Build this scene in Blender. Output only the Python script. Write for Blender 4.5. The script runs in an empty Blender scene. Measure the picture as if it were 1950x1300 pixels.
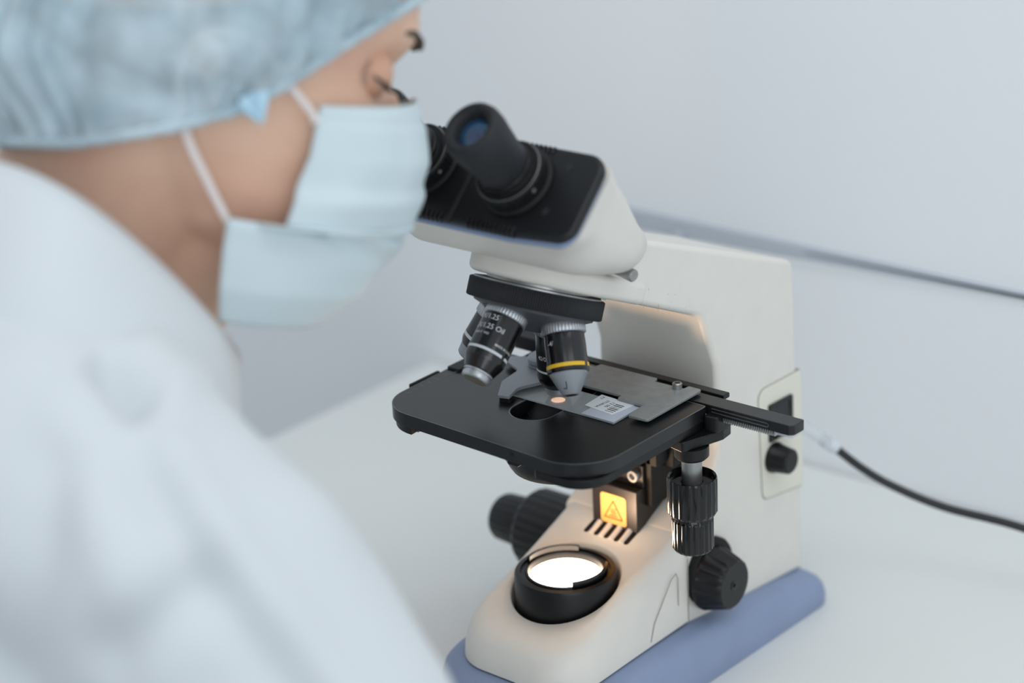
import bpy, bmesh, math, random
from mathutils import Vector as V, Matrix, noise
random.seed(4)
S = bpy.context.scene
COL = S.collection
PI = math.pi

# ------------------------------------------------------------------ camera
# All "mm" coordinates below: x lateral, y towards the wall, z up, origin where
# the microscope's optical axis meets its stage; the stage stands 0.95 m high.
BASE = V((0, 0, 0.95))
def W(p): return V(p) * 0.001 + BASE
cR = V((0.7707528, 0.6354481, -0.0463238)); cU = V((-0.2002932, 0.3106773, 0.9291729)); cF = V((-0.6048329, 0.7068843, -0.3667313))
cam = bpy.data.objects.new('camera', bpy.data.cameras.new('camera'))
COL.objects.link(cam); S.camera = cam
m3 = Matrix((cR, cU, -cF)).transposed()
cam.matrix_world = Matrix.Translation(W((716.566, -876.524, 482.951))) @ m3.to_4x4()
cam.data.sensor_width = 36; cam.data.lens = 4000 / 1950 * 36
cam.data.clip_start = 0.05; cam.data.clip_end = 50
cam.data.dof.use_dof = True; cam.data.dof.focus_distance = 1.215; cam.data.dof.aperture_fstop = 3.0
cam.data.dof.aperture_blades = 9

# ------------------------------------------------------------------ light
wd = bpy.data.worlds.new('World'); S.world = wd; wd.use_nodes = True
wd.node_tree.nodes['Background'].inputs[0].default_value = (0.85, 0.93, 1.0, 1)
wd.node_tree.nodes['Background'].inputs[1].default_value = 0.80
def area(name, loc, tgt, sx, sy, e, col):
    l = bpy.data.lights.new(name, 'AREA'); l.shape = 'RECTANGLE'; l.size = sx; l.size_y = sy; l.energy = e; l.color = col
    o = bpy.data.objects.new(name, l); COL.objects.link(o); o.location = loc
    o.rotation_euler = (V(tgt) - V(loc)).to_track_quat('-Z', 'Y').to_euler(); return o
area('ceiling_light_panel', (0.5, -0.3, 2.65), (0.2, 0, 0.9), 1.8, 1.2, 9.5, (0.985, 0.99, 0.985))
area('window_daylight', (2.0, -1.7, 1.6), (0, -0.1, 1.0), 1.7, 1.3, 12.5, (0.92, 0.97, 1.0))
S.view_settings.view_transform = 'Standard'; S.view_settings.look = 'None'
S.view_settings.exposure = -0.06; S.view_settings.gamma = 1; S.view_settings.use_curve_mapping = False

# ------------------------------------------------------------------ materials
def lin(c):
    c = c / 255
    return c / 12.92 if c <= 0.04045 else ((c + 0.055) / 1.055) ** 2.4
def rgb(c): return (lin(c[0]), lin(c[1]), lin(c[2]), 1)
def mat(name, c, rough=0.5, metal=0, var=0.0, vscale=40, bump=0.0, bscale=300, spec=0.5, alpha=1, coat=0, c2=None, sss=0, trans=0, sheen=0):
    m = bpy.data.materials.new(name); m.use_nodes = True; nt = m.node_tree
    b = nt.nodes['Principled BSDF']
    b.inputs['Base Color'].default_value = rgb(c); b.inputs['Roughness'].default_value = rough
    b.inputs['Metallic'].default_value = metal; b.inputs['Specular IOR Level'].default_value = spec
    b.inputs['Alpha'].default_value = alpha; b.inputs['Coat Weight'].default_value = coat
    b.inputs['Transmission Weight'].default_value = trans; b.inputs['Sheen Weight'].default_value = sheen
    if sss:
        b.inputs['Subsurface Weight'].default_value = sss; b.inputs['Subsurface Scale'].default_value = 0.006
        b.inputs['Subsurface Radius'].default_value = (1, .4, .25)
    tc = nt.nodes.new('ShaderNodeTexCoord')
    if var or c2:
        n = nt.nodes.new('ShaderNodeTexNoise'); n.inputs['Scale'].default_value = vscale; n.inputs['Detail'].default_value = 4
        nt.links.new(tc.outputs['Object'], n.inputs['Vector'])
        r = nt.nodes.new('ShaderNodeValToRGB'); nt.links.new(n.outputs['Fac'], r.inputs[0])
        a = c2 if c2 else tuple(max(0, v * (1 - var)) for v in c)
        r.color_ramp.elements[0].position = 0.35; r.color_ramp.elements[1].position = 0.62
        r.color_ramp.elements[0].color = rgb(a); r.color_ramp.elements[1].color = rgb(c)
        nt.links.new(r.outputs[0], b.inputs['Base Color'])
    if bump:
        n = nt.nodes.new('ShaderNodeTexNoise'); n.inputs['Scale'].default_value = bscale; n.inputs['Detail'].default_value = 3
        nt.links.new(tc.outputs['Object'], n.inputs['Vector'])
        bp = nt.nodes.new('ShaderNodeBump'); bp.inputs['Strength'].default_value = bump; bp.inputs['Distance'].default_value = 0.0006
        nt.links.new(n.outputs['Fac'], bp.inputs['Height']); nt.links.new(bp.outputs[0], b.inputs['Normal'])
    return m
def emis(name, c, s):
    m = bpy.data.materials.new(name); m.use_nodes = True; b = m.node_tree.nodes['Principled BSDF']
    b.inputs['Base Color'].default_value = (0, 0, 0, 1); b.inputs['Emission Color'].default_value = c; b.inputs['Emission Strength'].default_value = s
    return m
M = dict(
 wall=mat('wall_paint', (236, 238, 240), 0.6, var=.01, vscale=2),
 table=mat('table_laminate', (228, 230, 228), 0.38, var=.012, vscale=5),
 floor=mat('floor_vinyl', (150, 154, 158), 0.5, var=.06, vscale=6),
 strip=mat('grey_wall_strip', (182, 189, 198), 0.45),
 dark=mat('dark_gap', (40, 42, 46), 0.7),
 cream=mat('cream_enamel', (226, 222, 214), 0.42, var=.012, vscale=60, bump=.10, bscale=900),
 ivory=mat('ivory_panel_plastic', (225, 222, 208), 0.45),
 blue=mat('blue_enamel', (138, 153, 184), 0.45, bump=.12, bscale=900, var=.03, vscale=30),
 seam=mat('seam_scuff_grey', (150, 144, 134), 0.8),  # grey of the seam lines and scuff marks
 black=mat('black_plastic', (15, 15, 17), 0.36, spec=.38, bump=.05, bscale=1500),
 blackm=mat('matte_black', (13, 13, 14), 0.6, spec=.35),
 platebl=mat('satin_black_plate', (19, 20, 23), 0.4, spec=.42, bump=.1, bscale=1200),
 bronze=mat('bronze_lens_ring', (176, 120, 84), 0.25, metal=.8),
 warmwhite=mat('frosted_condenser_glass', (235, 222, 205), 0.4),
 worn_highlight=mat('worn_black_edge_highlight', (128, 130, 132), 0.3, metal=.5),  # worn edge, with its bright highlight put into the colour
 gloss=mat('gloss_black', (12, 12, 13), 0.13),
 rubber=mat('black_rubber', (36, 37, 41), 0.6, spec=.4, bump=.05, bscale=900),
 stage=mat('anodised_black_stage', (26, 27, 29), 0.27, c2=(20, 21, 23), vscale=25, bump=.05, bscale=1200),
 edge=mat('worn_bright_edge', (122, 122, 122), 0.35, metal=.7),
 steel=mat('brushed_steel', (178, 178, 176), 0.32, metal=.85, var=.12, vscale=90),
 silver=mat('satin_silver', (188, 190, 194), 0.34, metal=.75),
 greypaint=mat('grey_painted_metal', (150, 154, 160), 0.42, metal=.25),
 holder=mat('holder_grey_metal', (146, 149, 150), 0.36, metal=.25, var=.07, vscale=160, bump=.05, bscale=900),
 cone=mat('dark_grey_turret', (74, 77, 82), 0.45),
 objective=mat('glossy_black_barrel', (17, 15, 18), 0.2, metal=.1, spec=.7),
 yellow=mat('yellow_band', (236, 190, 40), 0.4),
 white=mat('white_print', (215, 220, 225), 0.5),
 ink=mat('black_ink', (28, 28, 30), 0.6),
 lensblue=mat('coated_lens_glass', (36, 76, 112), 0.05, spec=1.0, coat=1),
 lensbeige=mat('front_lens_beige', (170, 158, 140), 0.2, metal=.6),
 labelyellow=mat('yellow_label', (222, 172, 92), 0.5),
 brown=mat('brown_print', (120, 72, 22), 0.6),
 brownblack=mat('bracket_black', (34, 29, 27), 0.34),
 paper=mat('white_paper_label', (232, 236, 240), 0.55),
 frost=mat('frosted_glass_end', (196, 202, 216), 0.4),
 clear=mat('clear_plastic', (225, 230, 234), 0.2, alpha=.45),
 cable=mat('black_cable_rubber', (30, 31, 34), 0.45),
 skin=mat('skin', (230, 190, 164), 0.55, c2=(220, 174, 150), vscale=18, sss=.12),
 lid=mat('eyelid_skin', (212, 164, 138), 0.55),
 hair=mat('dark_hair', (78, 66, 56), 0.6, var=.3, vscale=50),
 eye=mat('eye_white', (200, 200, 198), 0.15), iris=mat('iris', (60, 50, 42), 0.15),
 coat=mat('white_cotton', (208, 213, 216), 0.85, bump=.2, bscale=700, sheen=.2),
 mask=mat('mask_fabric', (206, 219, 223), 0.8, bump=.2, bscale=900, c2=(199, 214, 219), vscale=14),
 maskin=mat('mask_edge_white', (226, 230, 236), 0.8),
 loop=mat('white_elastic', (232, 222, 220), 0.8),
)
# thin see-through glass for the slide
g = mat('slide_glass', (205, 212, 214), 0.03, alpha=.46, spec=.8); M['glass'] = g
# translucent bouffant cap fabric: patches of it let the dark hair show through
def cap_material():
    m = mat('bouffant_fabric', (200, 218, 226), 0.8, c2=(176, 198, 208), vscale=22)
    nt = m.node_tree; b = nt.nodes['Principled BSDF']
    tc = nt.nodes.new('ShaderNodeTexCoord'); n = nt.nodes.new('ShaderNodeTexNoise'); n.inputs['Scale'].default_value = 30
    n.inputs['Detail'].default_value = 3; n.inputs['Distortion'].default_value = .6
    nt.links.new(tc.outputs['Object'], n.inputs['Vector'])
    r = nt.nodes.new('ShaderNodeMapRange'); r.inputs[1].default_value = .35; r.inputs[2].default_value = .65; r.inputs[3].default_value = .60; r.inputs[4].default_value = .94
    nt.links.new(n.outputs['Fac'], r.inputs[0]); nt.links.new(r.outputs[0], b.inputs['Alpha'])
    return m
M['cap'] = cap_material()
M['lamp'] = emis('lamp_lens_lit', (1.0, 0.80, 0.60, 1), 9)
M['condglow'] = emis('condenser_lens_emission_glow', (1.0, 0.60, 0.40, 1), 2.4)  # lamp light in the condenser lens, put in as emission

# ------------------------------------------------------------------ mesh helpers
def perp(d):
    d = V(d).normalized(); a = V((0, 0, 1)) if abs(d.z) < .9 else V((1, 0, 0))
    x = a.cross(d).normalized(); return x, x.cross(d).normalized(), d
class G:
    def __init__(s): s.v = []; s.f = []
    def add(s, vs, fs):
        o = len(s.v); s.v += [V(a) for a in vs]; s.f += [tuple(i + o for i in f) for f in fs]; return s
    def lathe(s, prof, o=(0, 0, 0), d=(0, 0, 1), n=48, mod=None, cap=True, x=None):
        ax, ay, az = perp(d)
        if x is not None: ax = V(x).normalized(); ay = az.cross(ax)
        o = V(o); vs = []; fs = []
        for k, (r, h) in enumerate(prof):
            for i in range(n):
                t = 2 * PI * i / n; rr = r * (mod(t, k) if mod else 1)
                vs.append(o + az * h + ax * rr * math.cos(t) + ay * rr * math.sin(t))
        for k in range(len(prof) - 1):
            for i in range(n):
                j = (i + 1) % n; fs.append((k * n + i, k * n + j, (k + 1) * n + j, (k + 1) * n + i))
        if cap:
            fs.append(tuple(range(n - 1, -1, -1))); fs.append(tuple((len(prof) - 1) * n + i for i in range(n)))
        return s.add(vs, fs)
    def prism(s, pts, h0, h1, o=(0, 0, 0), ux=(1, 0, 0), uy=(0, 1, 0), hole=None):
        o = V(o); ux = V(ux).normalized(); uy = V(uy).normalized(); uz = ux.cross(uy)
        if not hole:
            n = len(pts)
            vs = [o + ux * a + uy * b + uz * h for h in (h0, h1) for a, b in pts]
            fs = [tuple(range(n - 1, -1, -1)), tuple(range(n, 2 * n))] + [(i, (i + 1) % n, n + (i + 1) % n, n + i) for i in range(n)]
            return s.add(vs, fs)
        bm = bmesh.new(); loops = []
        for L in [pts] + list(hole):
            vv = [bm.verts.new((a, b, 0)) for a, b in L]
            for i in range(len(vv)): bm.edges.new((vv[i], vv[(i + 1) % len(vv)]))
            loops.append(len(L))
        bmesh.ops.triangle_fill(bm, edges=bm.edges[:], use_beauty=True, use_dissolve=False)
        bm.verts.index_update()
        nv = len(bm.verts); co = [v.co.copy() for v in bm.verts]
        vs = [o + ux * c.x + uy * c.y + uz * h for h in (h0, h1) for c in co]
        fs = []
        for f in bm.faces:
            idx = [v.index for v in f.verts]; fs.append(tuple(idx[::-1])); fs.append(tuple(i + nv for i in idx))
        st = 0
        for L in loops:
            for i in range(L):
                a, b = st + i, st + (i + 1) % L; fs.append((a, b, b + nv, a + nv))
            st += L
        bm.free(); return s.add(vs, fs)
    def box(s, x0, x1, y0, y1, z0, z1): return s.prism([(x0, y0), (x1, y0), (x1, y1), (x0, y1)], z0, z1)
    def tube(s, path, r, n=12, cap=True):
        P = [V(p) for p in path]; rs = r if isinstance(r, (list, tuple)) else [r] * len(P)
        vs = []; fs = []; px = None
        for k, p in enumerate(P):
            d = (P[min(k + 1, len(P) - 1)] - P[max(k - 1, 0)]).normalized()
            if px is None: px = perp(d)[0]
            px = (px - d * px.dot(d)).normalized(); py = d.cross(px)
            for i in range(n):
                t = 2 * PI * i / n; vs.append(p + px * rs[k] * math.cos(t) + py * rs[k] * math.sin(t))
        for k in range(len(P) - 1):
            for i in range(n):
                j = (i + 1) % n; fs.append((k * n + i, k * n + j, (k + 1) * n + j, (k + 1) * n + i))
        if cap: fs += [tuple(range(n - 1, -1, -1)), tuple((len(P) - 1) * n + i for i in range(n))]
        return s.add(vs, fs)
    def grid(s, rows, closed=False, capa=False, capb=False):
        n = len(rows[0]); vs = [p for r in rows for p in r]; fs = []
        for k in range(len(rows) - 1):
            for i in range(n if closed else n - 1):
                j = (i + 1) % n; fs.append((k * n + i, k * n + j, (k + 1) * n + j, (k + 1) * n + i))
        if capa: fs.append(tuple(range(n - 1, -1, -1)))
        if capb: fs.append(tuple((len(rows) - 1) * n + i for i in range(n)))
        return s.add(vs, fs)
    def tf(s, fn): s.v = [V(fn(v)) for v in s.v]; return s
def rp(pts, seg=6):   # polygon with filleted corners: (x, y, r)
    out = []; n = len(pts)
    for i in range(n):
        p = V(pts[i][:2]); r = pts[i][2] if len(pts[i]) > 2 else 0
        if r <= 0: out.append((p.x, p.y)); continue
        a = V(pts[i - 1][:2]) - p; b = V(pts[(i + 1) % n][:2]) - p
        la, lb = a.length, b.length; a.normalize(); b.normalize()
        ang = a.angle(b); t = min(r / math.tan(ang / 2), la * .49, lb * .49)
        rr = t * math.tan(ang / 2); c = p + (a + b).normalized() * (rr / math.sin(ang / 2))
        s0 = p + a * t - c; s1 = p + b * t - c
        a0 = math.atan2(s0.y, s0.x); a1 = math.atan2(s1.y, s1.x); da = (a1 - a0 + PI) % (2 * PI) - PI
        for k in range(seg + 1):
            q = a0 + da * k / seg; out.append((c.x + rr * math.cos(q), c.y + rr * math.sin(q)))
    return out
def circ(cx, cy, r, n=40, a0=0, a1=2 * PI): return [(cx + r * math.cos(a0 + (a1 - a0) * i / n), cy + r * math.sin(a0 + (a1 - a0) * i / n)) for i in range(n)]
def put(name, g, m, parent=None, bevel=0, seg=2, ang=35, label=None, origin=None, sub=0, solid=0, smooth=True, bmat=None):
    """link the collected geometry (in mm) as ONE mesh object"""
    me = bpy.data.meshes.new(name)
    if parent is not None: o0 = parent['_o'] if '_o' in parent.keys() else (0, 0, 0)
    else: o0 = origin or (0, 0, 0)
    o0 = V(o0)
    me.from_pydata([(v - o0) * 0.001 for v in g.v], [], g.f); me.update()
    bm = bmesh.new(); bm.from_mesh(me)
    bmesh.ops.remove_doubles(bm, verts=bm.verts[:], dist=1e-7)
    bmesh.ops.recalc_face_normals(bm, faces=bm.faces[:]); bm.to_mesh(me); bm.free()
    if smooth:
        me.polygons.foreach_set('use_smooth', [True] * len(me.polygons)); me.set_sharp_from_angle(angle=math.radians(ang))
    me.materials.append(M[m] if isinstance(m, str) else m)
    if bmat: me.materials.append(M[bmat])
    o = bpy.data.objects.new(name, me); COL.objects.link(o)
    o['_o'] = tuple(o0)
    if parent is not None: o.parent = parent
    else: o.location = W(o0)
    if bevel:
        b = o.modifiers.new('bevel', 'BEVEL'); b.material = -1 if bmat is None else 1; b.width = bevel * .001; b.segments = seg; b.limit_method = 'ANGLE'; b.angle_limit = math.radians(ang); b.harden_normals = True
    if solid:
        b = o.modifiers.new('thickness', 'SOLIDIFY'); b.thickness = solid * .001; b.offset = 0
    if sub:
        b = o.modifiers.new('subdivision', 'SUBSURF'); b.levels = sub; b.render_levels = sub
    if label: o['label'] = label
    return o
def empty(name, o0, label, cat, group=None):
    o = bpy.data.objects.new(name, None); COL.objects.link(o); o.location = W(o0); o['_o'] = tuple(o0)
    o['label'] = label; o['category'] = cat; o.empty_display_size = .02
    if group: o['group'] = group
    return o
def tag(o, label, cat): o['label'] = label; o['category'] = cat; return o
def text2d(s, size, bold=0.0):
    cu = bpy.data.curves.new('tmp', 'FONT'); cu.body = s; cu.size = size; cu.offset = bold; cu.resolution_u = 3
    o = bpy.data.objects.new('tmp', cu); COL.objects.link(o)
    me = bpy.data.meshes.new_from_object(o.evaluated_get(bpy.context.evaluated_depsgraph_get()))
    vs = [(v.co.x, v.co.y) for v in me.vertices]; fs = [tuple(p.vertices) for p in me.polygons]
    bpy.data.objects.remove(o); bpy.data.curves.remove(cu); bpy.data.meshes.remove(me); return vs, fs
def struct(name, g, m, **k): o = put(name, g, m, **k); o['kind'] = 'structure'; return o

# ------------------------------------------------------------------ the room
ZT = -200                                                             # table top in mm
gw = G().box(-2400, 2600, 369, 469, -950, -31); gw.box(-2400, 2600, 372, 469, -31, 1650)
struct('wall_back', gw, 'wall')
struct('wall_left', G().box(-2500, -2400, -2500, 469, -950, 1650), 'wall')
struct('floor', G().box(-2400, 2600, -2500, 369, -1000, -950), 'floor')
# grey seam strip that tapers to a dark line along the lower edge of the wall panel
gs = G(); z1 = -25
gs.add([(-2400, 365.5, z1 - 9 + 0), (100, 365.5, z1 - 3.6), (2600, 365.5, z1 - 3.6), (-2400, 365.5, z1 + 9), (100, 365.5, z1 + .2), (2600, 365.5, z1 + .2),
        (-2400, 372, z1 - 9), (100, 372, z1 - 3.6), (2600, 372, z1 - 3.6), (-2400, 372, z1 + 9), (100, 372, z1 + .2), (2600, 372, z1 + .2)],
       [(0, 1, 4, 3), (1, 2, 5, 4), (0, 6, 7, 1), (1, 7, 8, 2), (3, 4, 10, 9), (4, 5, 11, 10), (6, 9, 10, 7), (7, 10, 11, 8), (0, 3, 9, 6), (2, 8, 11, 5)])
seamstrip = G()
def strip_rows():
    rows = []
    for x in [-2400, -400, -250, -210, -150, -100, -50, 0, 50, 90, 130, 2600]:
        t = min(max((x + 210) / 330, 0), 1)
        hw = 6.6 * (1 - t) + 1.3 * t
        zc = -31.5 + 1.2 * t
        rows.append([(x, 368.5, zc - hw), (x, 366.5, zc - hw), (x, 366.5, zc + hw), (x, 372.2, zc + hw)])
    return rows
seamstrip.grid(strip_rows(), closed=True, capa=True, capb=True)
struct('trim_1', seamstrip, 'strip')
gd = G(); rows = []
for x in [-60, 0, 40, 80, 120, 2600]:
    t = min(max((x + 60) / 180, 0), 1); hw = .15 + .8 * t
    rows.append([(x, 366.4, -30 - hw), (x, 365.9, -30 - hw), (x, 365.9, -30 + hw), (x, 366.4, -30 + hw)])
gd.grid(rows, closed=True, capa=True, capb=True); struct('trim_2', gd, 'dark')
gl3 = G(); rows = []
for x in [-2400, -300, -200, -100, 0, 60, 130, 2600]:
    t = min(max((x + 210) / 330, 0), 1); zt = -38.6 * (1 - t) - 31.8 * t; hh = 6 * (1 - t) + 1.6 * t
    rows.append([(x, 369.5, zt), (x, 366.6, zt - .6 * hh), (x, 366.6, zt - hh), (x, 369.5, zt - hh - 1)])
gl3.grid(rows, closed=True, capa=True, capb=True); struct('trim_3', gl3, 'wall')
tag(put('wall_stud', G().lathe([(6, 0), (6, 3), (4.5, 4.5)], (-174, 367, -39), (0, -1, 0), 20), 'strip'), 'small grey round stud just under the grey strip on the wall', 'stud')
tab = empty('lab_table', (300, 40, -950), 'white laminate table top the microscope stands on', 'table')
put('table_top', G().prism(rp([(-440, -225, 18), (1400, -225, 18), (1400, 367, 2), (-440, 367, 2)]), ZT - 38, ZT), 'table', tab, bevel=3, seg=3)
for x in (-380, 1340):
    for y in (-170, 310): put('leg', G().box(x - 20, x + 20, y - 20, y + 20, -950, ZT - 38), 'silver', tab, bevel=2)

# ------------------------------------------------------------------ the microscope
mic = empty('microscope', (0, 60, ZT), 'cream and black binocular laboratory microscope on blue foot, its lamp lit', 'microscope')
def side(v): return (v.x - .018 * v.z + .03 * (v.y - 60), v.y, v.z) if v.x > 0 else (v.x + .018 * v.z - .03 * (v.y - 60), v.y, v.z)
# blue foot
def outline(hw0, hw1, yf, yb, rf, rb, seg=10, y1=60):
    return rp([(-hw0, yf, rf), (hw0, yf, rf), (hw0, 10), (hw0, y1), (hw1, yb, rb), (-hw1, yb, rb), (-hw0, y1), (-hw0, 10)], seg)
def zb(y): return -159 - max(0, y - 55) * .13
rows = []
for off, z, flat in ((13.5, -200, 1), (14.5, -198, 1), (14.6, -184, .9), (13.2, -174, .5), (11.0, -167.5, .2), (7.5, -163.4, 0), (2, -161.4, 0), (-6, -161, 0)):
    o_ = outline(49 + off, 55 + off, -61 - off, 186 + off * .6, 44 + off * .5, 12)
    rows.append([V((a, b, z if flat == 1 else z + (zb(b) + 159) * (1 - flat * .6))) for a, b in o_])
put('foot', G().grid(rows, closed=True, capa=True, capb=True), 'blue', mic, ang=60)
# cream arm: YZ profile swept across x
prof = [(57, -166, 0), (188, -178, 0), (187, -150, 0), (181.5, 39.5, 9), (12, 103.5, 4), (6, 84, 0), (-8, 87, 0), (-8, 73, 0), (84, 32.2, 16), (97.5, -4, 0), (98, -60, 22), (84, -90, 10), (57, -102.7, 0)]
pf = rp(prof, 8)
garm = G().prism(pf, -44, 44, ux=(0, 1, 0), uy=(0, 0, 1)).tf(side)
arm = put('arm', garm, 'cream', mic, bevel=6.5, seg=5, ang=28)
gsc = G(); random.seed(11)
for k in range(26):
    y = random.uniform(20, 70); z = 96 - .42 * y - random.uniform(14, 38); L = random.uniform(.4, 2.2); x = side(V((44, y, z)))[0] + .03
    gsc.add([(x, y, z), (x, y + .22, z), (x, y + .3, z - L), (x, y + .08, z - L)], [(0, 1, 2, 3)])
put('scuff_marks', gsc, 'seam', arm)
# round nose of the arm under the head
th = math.radians(23.7); tn = V((0, math.sin(th), math.cos(th))); tp = V((0, math.cos(th), -math.sin(th)))
NC = V((0, -9, 69.2 + .44 * 9))
nose = [(44 * math.cos(a), 44 * math.sin(a)) for a in [PI + PI * i / 28 for i in range(29)]] + [(44, 40), (-44, 40)]
put('arm_nose', G().prism(nose, 0, 13.5, NC, (1, 0, 0), tp), 'cream', mic, bevel=4, seg=4, ang=50)
put('head_mount', G().lathe([(36, 11), (36, 20)], NC + tp * 4, tn, 48), 'blackm', mic)
# illuminator housing (cream, sloping top with a round opening)
def ztop(y): return -121.5 + .33 * y
rows = []
for off, h in ((0, 0), (-.6, .35), (-1.6, .6), (-3.2, .78), (-5.6, .9), (-8.5, .97), (-12, 1.0)):
    o_ = rp([(-48 - off, -60 - off, 41), (48 + off, -60 - off, 41), (48 + off, 0), (48.5 + off * .8, 60), (-48.5 - off * .8, 60), (-48 - off, 0)], 12)
    rows.append([V((a, b, -160 + (ztop(b) + 160) * h)) for a, b in o_])
gi = G().grid(rows, closed=True)
top = [(v.x, v.y) for v in rows[-1]]
HC = (0, 0)
gt = G().prism(top, 0, .001, hole=[circ(0, 0, 34.5, 56)])
half = [v for v in gt.v]
nv = len(half) // 2
gi.add([(v.x, v.y, ztop(v.y)) for v in half[:nv]], [f for f in gt.f if max(f) < nv])
gi.grid([[V((r * math.cos(2 * PI * i / 56), r * math.sin(2 * PI * i / 56), ztop(r * math.sin(2 * PI * i / 56)) - dz)) for i in range(56)] for r, dz in ((34.5, 0), (33.9, .5), (33.4, 1.5), (33, 22))], closed=True)
put('lamp_housing', gi, 'cream', mic, ang=50)
# thin seams on the housing side
put('housing_seam', G().tube([(48.6, 59, -160), (48.6, 59, -117)], .35, 6).tube([(48, 59, -116), (40, 59, -104), (36, 62, -101)], .35, 6), 'seam', mic)
put('side_moulding', G().tube([(48.3, 20, -157), (48.3, 24, -146), (48.3, 42, -124), (48.3, 47, -122), (48.3, 49, -126), (48.3, 49, -145)], .25, 6), 'seam', mic)
# blank of the hole
put('lamp_well', G().lathe([(33.2, -24), (33.2, -23)], (0, 0, -119), n=40), 'blackm', mic)
# lamp collar
put('lamp_collar', G().lathe([(29, -30), (31.2, -18), (31.2, 4), (30.4, 5.5), (27.5, 6), (27.2, 4.6), (24.6, 4.6), (24.2, 5.6), (22.8, 5.6), (22.3, 4.4), (22, -4), (22, -30)], (0, 0, -118.5), n=72, cap=False), 'black', mic)
def arc_tab(a0, a1, ri, ro, z0, z1):
    n = 16; P = [(ro * math.cos(a0 + (a1 - a0) * i / n), ro * math.sin(a0 + (a1 - a0) * i / n)) for i in range(n + 1)]
    P += [(ri * math.cos(a1 - (a1 - a0) * i / n), ri * math.sin(a1 - (a1 - a0) * i / n)) for i in range(n + 1)]
    return G().prism(P, z0, z1)
for a0, a1 in ((math.radians(108), math.radians(192)), (math.radians(-42), math.radians(42))):
    put('filter_clip', arc_tab(a0, a1, 24, 26, -114.5, -109), 'gloss', mic, bevel=.4)
put('lamp_lens', G().lathe([(22.2, 0), (21, .8), (15, 2.2), (8, 3), (.5, 3.3)], (0, 0, -117.2), n=48), 'lamp', mic, label='glowing white lamp lens')
lp = bpy.data.lights.new('lamp_spill', 'AREA'); lp.shape = 'DISK'; lp.size = .036; lp.energy = .2; lp.color = (1, .66, .42); lp.spread = PI
lo = bpy.data.objects.new('lamp_spill', lp); COL.objects.link(lo); lo.location = W((0, 0, -110)); lo.rotation_euler = (PI, 0, 0)
# bracket box carrying the hot surface label
gb = G().box(-17, 17.6, 50, 97, -112, -77); gb.box(-17, 17.6, 57, 97, -77, -62)
br = put('stage_bracket', gb, 'brownblack', mic, bevel=.8)
put('bracket_cheek', G().box(17.2, 22, 60, 97, -90, -30).box(17.2, 30, 72, 97, -66, -36), 'blackm', mic, bevel=1)
put('bracket_upper_light_block', G().box(-20, 24, 64, 97, -64, -38).box(-24, 26, 60, 72, -62, -13.6).box(-42, 42, 62, 97, -30, -23), 'blackm', mic, bevel=1)  # upper bracket, plus a wide unseen slab added to block lamp light
put('bracket_screw', G().lathe([(4, 0), (4, 3.2), (3.6, 3.6), (2.2, 3.6), (2.0, 1.5), (.1, 1.5)], (12, 57, -69), (0, -1, 0), 24), 'steel', mic)
lab = put('warning_label', G().prism(rp([(-10, -103, 2.2), (9.6, -103, 2.2), (9.6, -83, 2.2), (-10, -83, 2.2)]), 0, .3, (0, 49.6, 0), (1, 0, 0), (0, 0, 1)).tf(lambda v: (v.x, 49.75 if v.y > 49.5 else 49.6, v.z)), 'labelyellow', mic, label='yellow hot surface warning label')
gl = G()
tri = [(-7, -99.2), (6.6, -99.2), (-.2, -87.2)]
for i in range(3): gl.tube([(tri[i][0], 49.5, tri[i][1]), (tri[(i + 1) % 3][0], 49.5, tri[(i + 1) % 3][1])], .38, 6)
for k in (-1.6, -.2, 1.2): gl.tube([(k + .5 * math.sin(j * 1.3), 49.5, -97 + j * .8) for j in range(7)], .22, 5)
gl.tube([(-3.4, 49.5, -97.6), (3, 49.5, -97.6)], .28, 5)
put('hot_surface_symbol', gl, 'brown', lab)
# ventilation slots in front of the box
def slot_g(x, w, y0, y1, dz): return G().prism(rp([(x - w, y0, w * .9), (x + w, y0, w * .9), (x + w, y1, .1), (x - w, y1, .1)], 4), 0, 1).tf(lambda v: (v.x, v.y, ztop(v.y) + dz + (v.z - .9 if v.z > .5 else -1)))
for k in range(5): put('vent_slot', slot_g(-15.2 + 7.7 * k, 1.7, 39.5, 51, .15), 'blackm', mic)
for k in range(4): put('vent_rib', G().tube([(-11.4 + 7.7 * k, 40.5, ztop(40.5) - 1.2), (-11.4 + 7.7 * k, 46, ztop(46) - .6), (-11.4 + 7.7 * k, 50.6, ztop(50.6) + .1)], 2.1, 12), 'cream', mic)
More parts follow.
